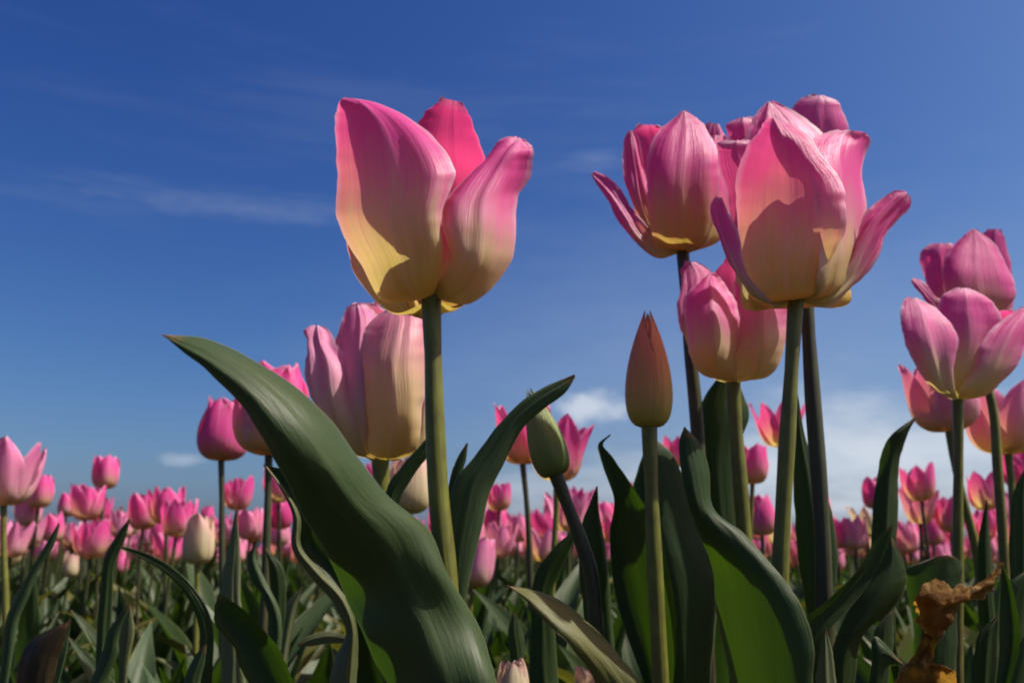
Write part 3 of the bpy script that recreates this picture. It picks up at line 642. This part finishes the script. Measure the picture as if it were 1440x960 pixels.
hero('fat cream bud flushed with pink, in the field on the left', .95,
     [(277, 793), (277, 820), (276, 870)], .0027, [], cups=cupset('closed', .050, .0175, .2, 59), mat=BUDC)
hero('leaning pink and white tulip low beside the leaf right of the front stem', .95,
     [(666, 824), (662, 850), (658, 900)], .0026, [], cups=cupset('closed', .052, .018, .2, 60, Vector((.25, 0, 1))), mat=PALE)

# flowerless plants whose leaves fill the lower corners
def leafplant(label, bx, bY, leaves, group=None):
    b = P(bx, 950, bY); b.z = 0
    t = thing('tulip_plant', label, 'plant', b, group)
    for lY, rows, kw in leaves:
        kw = dict(kw); lm = kw.pop('mat', LEAF); lab = kw.pop('label', None); rp = kw.pop('ripple', .0007)
        gpart('leaf', loft(rows, lY, tip_first=True, base=(b.x, b.y), ripple=rp, seed=int(rows[0][0]), per=8, ns=15, jag=.0004, **kw), lm, t, lab)
    return t

leafplant('flowerless plant with a wide folded leaf left of the arching leaf', 370, .40,
    [(.38, [(307, 834, 310, 835, 0), (299, 862, 337, 854, 0), (302, 880, 366, 880, 0), (325, 907, 391, 909, 0), (338, 940, 409, 950, 0), (370, 1000, 430, 1000, 0)], dict(camber=-.25)),
     (.36, [(288, 905, 291, 907, 0), (272, 925, 288, 932, 0), (258, 958, 282, 960, 0), (260, 1010, 300, 1010, 0)], dict(mat=LEAFB)),
     (.42, [(417, 907, 419, 908, 0), (438, 893, 440, 909, 0), (462, 888, 464, 906, 0), (482, 893, 484, 905, 0)], dict(mat=LEAFP, camber=.3))])
leafplant('flowerless plant with an upright pale grey-green leaf and a curved one', 360, .47,
    [(.46, [(331, 722, 333, 723, 0), (321, 776, 339, 760, 0), (312, 826, 340, 830, 0), (312, 880, 344, 880, 0)], dict(mat=LEAFP, camber=.2)),
     (.50, [(362, 756, 364, 757, 0), (349, 782, 360, 780, 0), (354, 815, 374, 815, 0), (368, 835, 392, 850, 0), (380, 870, 398, 880, 0), (375, 930, 395, 930, 0)], dict(mat=LEAFB, camber=.25)),
     (.52, [(372, 770, 374, 771, 0), (378, 800, 396, 795, 0), (380, 850, 402, 850, 0), (375, 920, 395, 920, 0)], dict()),
     (.55, [(424, 824, 426, 825, 0), (404, 846, 418, 854, 0), (394, 880, 412, 885, 0), (388, 930, 404, 930, 0)], dict(mat=LEAFP, camber=.2))])
leafplant('plant with one long narrow green leaf slanting up at the left edge', 20, .44,
    [(.43, [(82, 735, 84, 736, 0), (66, 760, 76, 764, 0), (42, 800, 56, 798, 0), (20, 838, 42, 836, 0), (7, 870, 28, 868, 0), (1, 925, 20, 915, 0)], dict(mat=LEAFB, camber=.2))])
leafplant('plant with a dry brown leaf low in the left corner', 60, .40,
    [(.38, [(96, 874, 98, 875, 0), (60, 892, 94, 898, 0), (36, 915, 84, 930, 0), (25, 960, 78, 962, 0), (40, 1010, 80, 1010, 0)], dict(mat=DRYD, camber=.3, ripple=.0018)),
     (.42, [(98, 868, 100, 869, 0), (84, 905, 96, 908, 0), (70, 960, 84, 962, 0)], dict(mat=LEAFB))])
leafplant('plant with grey-green leaf twisting upright in the lower left', 160, .46,
    [(.45, [(180, 850, 183, 851, 0), (150, 896, 168, 900, 0), (146, 912, 168, 915, 0), (126, 960, 150, 962, 0)], dict(mat=LEAFB, camber=.25)),
     (.47, [(180, 848, 184, 850, 0), (172, 875, 190, 880, 0), (168, 930, 182, 930, 0), (166, 970, 180, 970, 0)], dict(mat=LEAFP))])
leafplant('plant with a dark blade and a thin arching leaf in the left field', 215, .52,
    [(.55, [(182, 728, 184, 730, 0), (164, 752, 176, 758, 0), (148, 780, 162, 790, 0), (140, 830, 158, 835, 0)], dict()),
     (.46, [(168, 768, 169, 771, 0), (200, 776, 200, 787, 0), (240, 796, 236, 810, 0), (276, 830, 266, 844, 0), (297, 870, 280, 880, 0), (300, 940, 280, 945, 0)], dict())])
leafplant('plant with a broad glossy curled leaf between the tall cluster and the withered leaf', 1195, .36,
    [(.35, [(1252, 754, 1254, 755, 0), (1236, 795, 1269, 789, 0), (1205, 836, 1274, 818, 0), (1182, 880, 1250, 858, 0), (1166, 930, 1213, 890, 0), (1162, 990, 1200, 970, 0)], dict(camber=.25)),
     (.33, [(1159, 880, 1161, 881, 0), (1150, 925, 1170, 915, 0), (1146, 960, 1175, 955, 0), (1150, 1010, 1178, 1010, 0)], dict(mat=LEAFP)),
     (.40, [(1254, 856, 1256, 857, 0), (1230, 885, 1257, 880, 0), (1228, 915, 1256, 915, 0), (1225, 970, 1250, 970, 0)], dict(mat=LEAFB)),
     (.34, [(1269, 933, 1271, 935, 0), (1230, 896, 1250, 940, 0), (1228, 930, 1240, 965, 0), (1220, 1000, 1240, 1000, 0)], dict())])
leafplant('plant with overlapping broad leaves at the lower right corner', 1410, .40,
    [(.39, [(1404, 864, 1406, 866, 0), (1378, 888, 1404, 885, 0), (1368, 925, 1402, 925, 0), (1366, 970, 1400, 970, 0)], dict(camber=.2)),
     (.42, [(1446, 800, 1449, 802, 0), (1422, 816, 1446, 830, 0), (1408, 850, 1442, 860, 0), (1405, 920, 1440, 920, 0)], dict(camber=.2)),
     (.36, [(1448, 880, 1450, 884, 0), (1425, 922, 1450, 925, 0), (1410, 962, 1445, 962, 0)], dict())])
leafplant('small plant with grey leaves low in the gap right of the arching leaf', 735, .58,
    [(.56, [(722, 858, 724, 859, 0), (714, 885, 732, 882, 0), (716, 920, 738, 915, 0), (722, 960, 736, 960, 0)], dict(mat=LEAFB)),
     (.6, [(776, 834, 778, 835, 0), (762, 865, 774, 870, 0), (750, 920, 762, 920, 0)], dict())])

# pale withered heads whose tops reach into the frame
hero('pale withered flower top poking up at the bottom edge, left one', .36, [(722, 992), (724, 1040), (726, 1100)], .0026, [], cups=cupset('closed', .017, .0065, .2, 71), mat=BUDC)
hero('pale torn flower top poking up at the bottom edge, right one', .33, [(838, 992), (838, 1040), (838, 1100)], .0026, [], cups=cupset('half', .0135, .0068, .2, 72), mat=BUDC)

# ------------------------------------------------------------------ field tulips: templates, then copies with their parts
LEAFM = []
for i in range(10):
    g = leaf_grid(RND.uniform(.23, .33), RND.uniform(.024, .046), RND.uniform(.08, .3), RND.uniform(.3, 1.3), i, 18, 7, RND.uniform(.3, .8), RND.uniform(-.9, .9), RND.uniform(.05, .18))
    LEAFM.append(grid_mesh('leaf', g[0], g[1], [LEAF, LEAFB, LEAFP, LEAF, LEAFP, LEAF, LEAFB, LEAF, LEAFB, LEAFY][i]))  # extra pale leaves in the mix imitate sunlit patches by colour
SG = tube([(0, 0, 0), (.004, .002, .33), (-.003, 0, .66), (0, 0, 1)], [.0034, .003, .0028, .0027], 8, 4)
STEMM = [grid_mesh('stem', SG[0], SG[1], m) for m in (STEMC, STEMR)]
HEADS = {}
for kind, H, R, m, sd in (('closed', .056, .0215, PINK, 1), ('half', .056, .022, PINK, 2), ('open', .055, .0215, PINK, 3), ('flared', .052, .020, PALE, 4), ('half', .057, .0215, PALE, 5), ('open', .056, .022, DEEP, 6), ('closed', .048, .017, BUDC, 7), ('closed', .054, .020, DEEP, 8)):
    L_ = []
    for c in cupset(kind, H, R, sd * .37, 100 + sd):
        sh = dict(c['shape']); sh.update(nt_=12, ns=9)
        g = cup_petal(**sh); L_.append(grid_mesh('petal', g[0], g[1], m))
    HEADS[sd] = (L_, H)

def field_tulip(px, py, hpx, kind, label, group, lean=None, nleaf=2):
    """a head centred on a photograph pixel; its distance follows from its height in the picture"""
    meshes, H = HEADS[kind]
    Y = max(.7, H * F / hpx)
    c = P(px, py, Y)
    lx, ly = lean if lean else (RND.uniform(-.06, .06), RND.uniform(-.06, .06))
    h = c.z - H * .5
    t = thing('tulip', label, 'tulip', (c.x - lx * h, c.y - ly * h, 0), group)
    t.rotation_euler = (-ly, lx, 0)
    put_parts(t, h, meshes, nleaf)
    return t

def put_parts(t, h, meshes, nleaf, hs=1.0):
    s = bpy.data.objects.new('stem', STEMM[RND.random() < .5]); COL.objects.link(s); s.parent = t; s.scale = (1, 1, h + .002)
    a = RND.uniform(0, 6.3)
    for me in meshes:
        o = bpy.data.objects.new('petal', me); COL.objects.link(o); o.parent = t; o.location = (0, 0, h); o.rotation_euler = (0, 0, a); o.scale = (hs, hs, hs)
    for k in range(nleaf):
        o = bpy.data.objects.new('leaf', RND.choice(LEAFM)); COL.objects.link(o); o.parent = t
        o.rotation_euler = (0, 0, a + k * 2.4 + RND.uniform(-.5, .5)); q = RND.uniform(.75, 1.05); o.scale = (q, q, q)

G_L = 'pink tulips of the field'
for px, py, h, k, lab in [
    (150, 663, 46, 2, 'small pink tulip rising alone above the others on the left'),
    (123, 705, 50, 3, 'pink tulip just below the lone high one on the left'),
    (95, 708, 34, 1, 'small round pink tulip left of the pair below the lone high one'),
    (203, 718, 50, 2, 'pink tulip with ruffled rim right of the dark slanting blade'),
    (250, 727, 52, 3, 'bright pink open tulip above the fat cream bud'),
    (224, 745, 38, 1, 'pink tulip partly behind the bright open one'),
    (292, 724, 26, 8, 'tiny dark pink tulip right of the bright open one'),
    (335, 693, 46, 3, 'pink open tulip behind the thin dark stem'),
    (130, 757, 52, 3, 'wide pink tulip low in front of the field on the left'),
    (57, 690, 46, 2, 'pink tulip right behind the pale tulip at the left edge'),
    (42, 715, 46, 5, 'pale pink tulip below the spreading petal at the left edge'),
    (18, 757, 50, 4, 'pale lilac-pink tulip low at the left edge'),
    (100, 793, 34, 7, 'cream and orange bud low in the left field'),
    (232, 778, 24, 7, 'tiny yellow-cream bud left of the fat cream bud'),
    (395, 721, 44, 6, 'deep pink tulip just left of the wavy leaf edge'),
    (352, 735, 44, 5, 'pale pink tulip right of the thin dark stem'),
    (172, 735, 40, 5, 'pale pink tulip beside the dark slanting blade'),
    (168, 790, 32, 1, 'small pink tulip under the dark slanting blade'),
    (75, 740, 40, 1, 'closed pink tulip in the crowd below the left pair'),
    (702, 697, 40, 3, 'pink open tulip right of the leaf beside the front stem'),
    (800, 718, 56, 4, 'peach and cream open tulip under the leaning bud'),
    (697, 735, 40, 2, 'pink tulip below the open one beside the front leaf'),
    (728, 742, 38, 5, 'pale pink tulip by the thin stem under the orange-based tulip'),
    (765, 738, 44, 6, 'deep pink tulip left of the peach one'),
    (850, 722, 34, 2, 'small pink tulip left of the leaf with hooked tip'),
    (950, 635, 42, 3, 'pink tulip peeping out beside the tall narrow leaf'),
    (1070, 722, 58, 1, 'pink and orange tulip low between the cluster stems'),
    (1293, 678, 50, 3, 'bright open pink tulip right of the twisted pale leaf'),
    (1292, 712, 46, 4, 'pale pink tulip right under the bright open one'),
    (1227, 692, 44, 8, 'dark pink tulip left of the twisted leaf'),
    (1201, 748, 46, 5, 'pale pink tulip low left of the twisted leaf'),
    (1175, 748, 44, 3, 'pink tulip low beside the cluster\'s last stem'),
    (1383, 690, 50, 3, 'pink tulip between the two stems on the right'),
    (1335, 722, 50, 2, 'pink tulip behind the stem of the yellow-hearted tulip'),
    (1403, 712, 44, 5, 'pale pink tulip low by the rightmost stem'),
    (1432, 655, 60, 6, 'deep pink tulip at the right edge under the cut-off one'),
    (1310, 745, 40, 1, 'closed pink tulip low behind the yellow-hearted tulip\'s stem')]:
    field_tulip(px, py, h, k, lab, G_L)

# the crowd further off, one mesh each: too small to show their parts
def merge(parts):
    V, Q, UV, MI, n = [], [], [], [], 0
    for (G, U), mi in parts:
        a, c = G.shape[:2]; idx = np.arange(a * c).reshape(a, c) + n
        q = np.stack([idx[:-1, :-1], idx[:-1, 1:], idx[1:, 1:], idx[1:, :-1]], -1).reshape(-1, 4)
        V.append(G.reshape(-1, 3)); UV.append(U.reshape(-1, 2)); Q.append(q); MI.append(np.full(len(q), mi)); n += a * c
    return np.vstack(V), np.vstack(Q), np.vstack(UV), np.concatenate(MI)

def whole_tulip(seed, h, kind, lod):
    rg = random.Random(seed); ps = []
    for c in cupset(kind, rg.uniform(.05, .058), rg.uniform(.0195, .0225), rg.uniform(0, 6), seed):
        sh = dict(c['shape']); sh.update(nt_=9 if lod else 6, ns=7 if lod else 4)
        G, U = cup_petal(**sh); G = G + np.array([0, 0, h]); ps.append(((G, U), 0))
    ps.append((tube([(0, 0, 0), (.004, 0, h * .5), (0, 0, h)], [.0033, .0028, .0027], 6 if lod else 3, 2), 1))
    for k in range(4 if lod else 3):
        G, U = leaf_grid(rg.uniform(.22, .32), rg.uniform(.026, .046), rg.uniform(.06, .3), rg.uniform(.3, 1.2), seed * 7 + k, 12 if lod else 6, 5 if lod else 3, .5, rg.uniform(-.8, .8))
        a = rg.uniform(0, 6.3); R3 = np.array([[math.cos(a), -math.sin(a), 0], [math.sin(a), math.cos(a), 0], [0, 0, 1]])
        ps.append(((G @ R3.T, U), 2 + (k == 1)))
    return merge(ps)
KINDS = ['half', 'open', 'flared', 'half', 'open', 'closed', 'flared', 'open']
CROWD = []
for i in range(12):
    V, Q, UV, MI = whole_tulip(300 + i, RND.uniform(.30, .37), KINDS[i % 8], True)
    CROWD.append(raw_mesh('tulip', V, Q, UV, [[PALE, PALE, PINK, PALE, PINK, PALE, PALE, DEEP, PALE, PINK, BUDC, PALE][i], STEMC, LEAF, LEAFB], MI))
rg = random.Random(99)
taken = [tuple(o.location[:2]) for o in COL.objects if o.parent is None and o.type == 'EMPTY']
half = 720 / F * 1.04
n_c = 0
while n_c < 250:
    Y = math.sqrt(rg.uniform(1.35 ** 2, 3.1 ** 2)); x = rg.uniform(-half, half) * Y
    if any((x - a) ** 2 + (Y - b) ** 2 < .07 ** 2 for a, b in taken): continue
    taken.append((x, Y))
    o = bpy.data.objects.new('tulip', CROWD[n_c % 12]); COL.objects.link(o)
    o.location = (x, Y, 0); q = rg.uniform(.92, 1.1); o.scale = (q, q, q * rg.uniform(.94, 1.06)); o.rotation_euler = (rg.uniform(-.13, .13), rg.uniform(-.13, .13), rg.uniform(0, 6.3))
    o['label'] = 'small tulip among the crowded blurred blooms along the horizon'; o['category'] = 'tulip'; o['group'] = 'tulips crowding the field along the horizon'
    n_c += 1

# low leafy plants between the near ones
n_p = 0
while n_p < 300:
    Y = math.sqrt(rg.uniform(.42 ** 2, 2.4 ** 2)); x = rg.uniform(-half, half) * Y
    if any((x - a) ** 2 + (Y - b) ** 2 < .035 ** 2 for a, b in taken): continue
    taken.append((x, Y)); n_p += 1
    t = thing('tulip_plant', 'low flowerless tulip plant, one of many filling the shade between the stems', 'plant', (x, Y, 0), 'low leafy plants between the stems', rg.uniform(0, 6.3))
    s0 = rg.uniform(.9, 1.15) * (1.0 if Y > .6 else .86)
    for k in range(5):
        o = bpy.data.objects.new('leaf', rg.choice(LEAFM)); COL.objects.link(o); o.parent = t
        o.rotation_euler = (0, 0, k * 1.3 + rg.uniform(-.5, .5)); q = s0 * rg.uniform(.8, 1.05); o.scale = (q, q, q)

# the rest of the field to the horizon
def far_field():
    tmpl = [whole_tulip(500 + i, rg.uniform(.32, .365), KINDS[i % 8], False) for i in range(8)]
    spots = []
    for (y0, y1, dens) in ((3.1, 6, 62), (6, 12, 20), (12, 30, 5), (30, 80, .9)):
        n = int((y1 * y1 - y0 * y0) * half * dens * 1.4)
        for _ in range(n):
            Y = math.sqrt(rg.uniform(y0 * y0, y1 * y1)); spots.append((rg.uniform(-half, half) * Y * 1.45, Y))
    Vs, Qs, Us, Ms, n = [], [], [], [], 0
    for x, Y in spots:
        V, Q, U, M = tmpl[rg.randrange(8)]
        a = rg.uniform(0, 6.3); q = rg.uniform(.92, 1.1); ca, sa = math.cos(a) * q, math.sin(a) * q
        Vs.append(np.stack([V[:, 0] * ca - V[:, 1] * sa + x, V[:, 0] * sa + V[:, 1] * ca + Y, V[:, 2] * q], -1)); Qs.append(Q + n); Us.append(U); Ms.append(M); n += len(V)
    o = bpy.data.objects.new('tulip_field', raw_mesh('tulip_field', np.vstack(Vs), np.vstack(Qs), np.vstack(Us), [FIELDP, STEMC, LEAF, LEAFB], np.concatenate(Ms)))
    COL.objects.link(o); o['kind'] = 'stuff'; o['label'] = 'distant pink tulips massed to the horizon'; o['category'] = 'tulip field'
far_field()
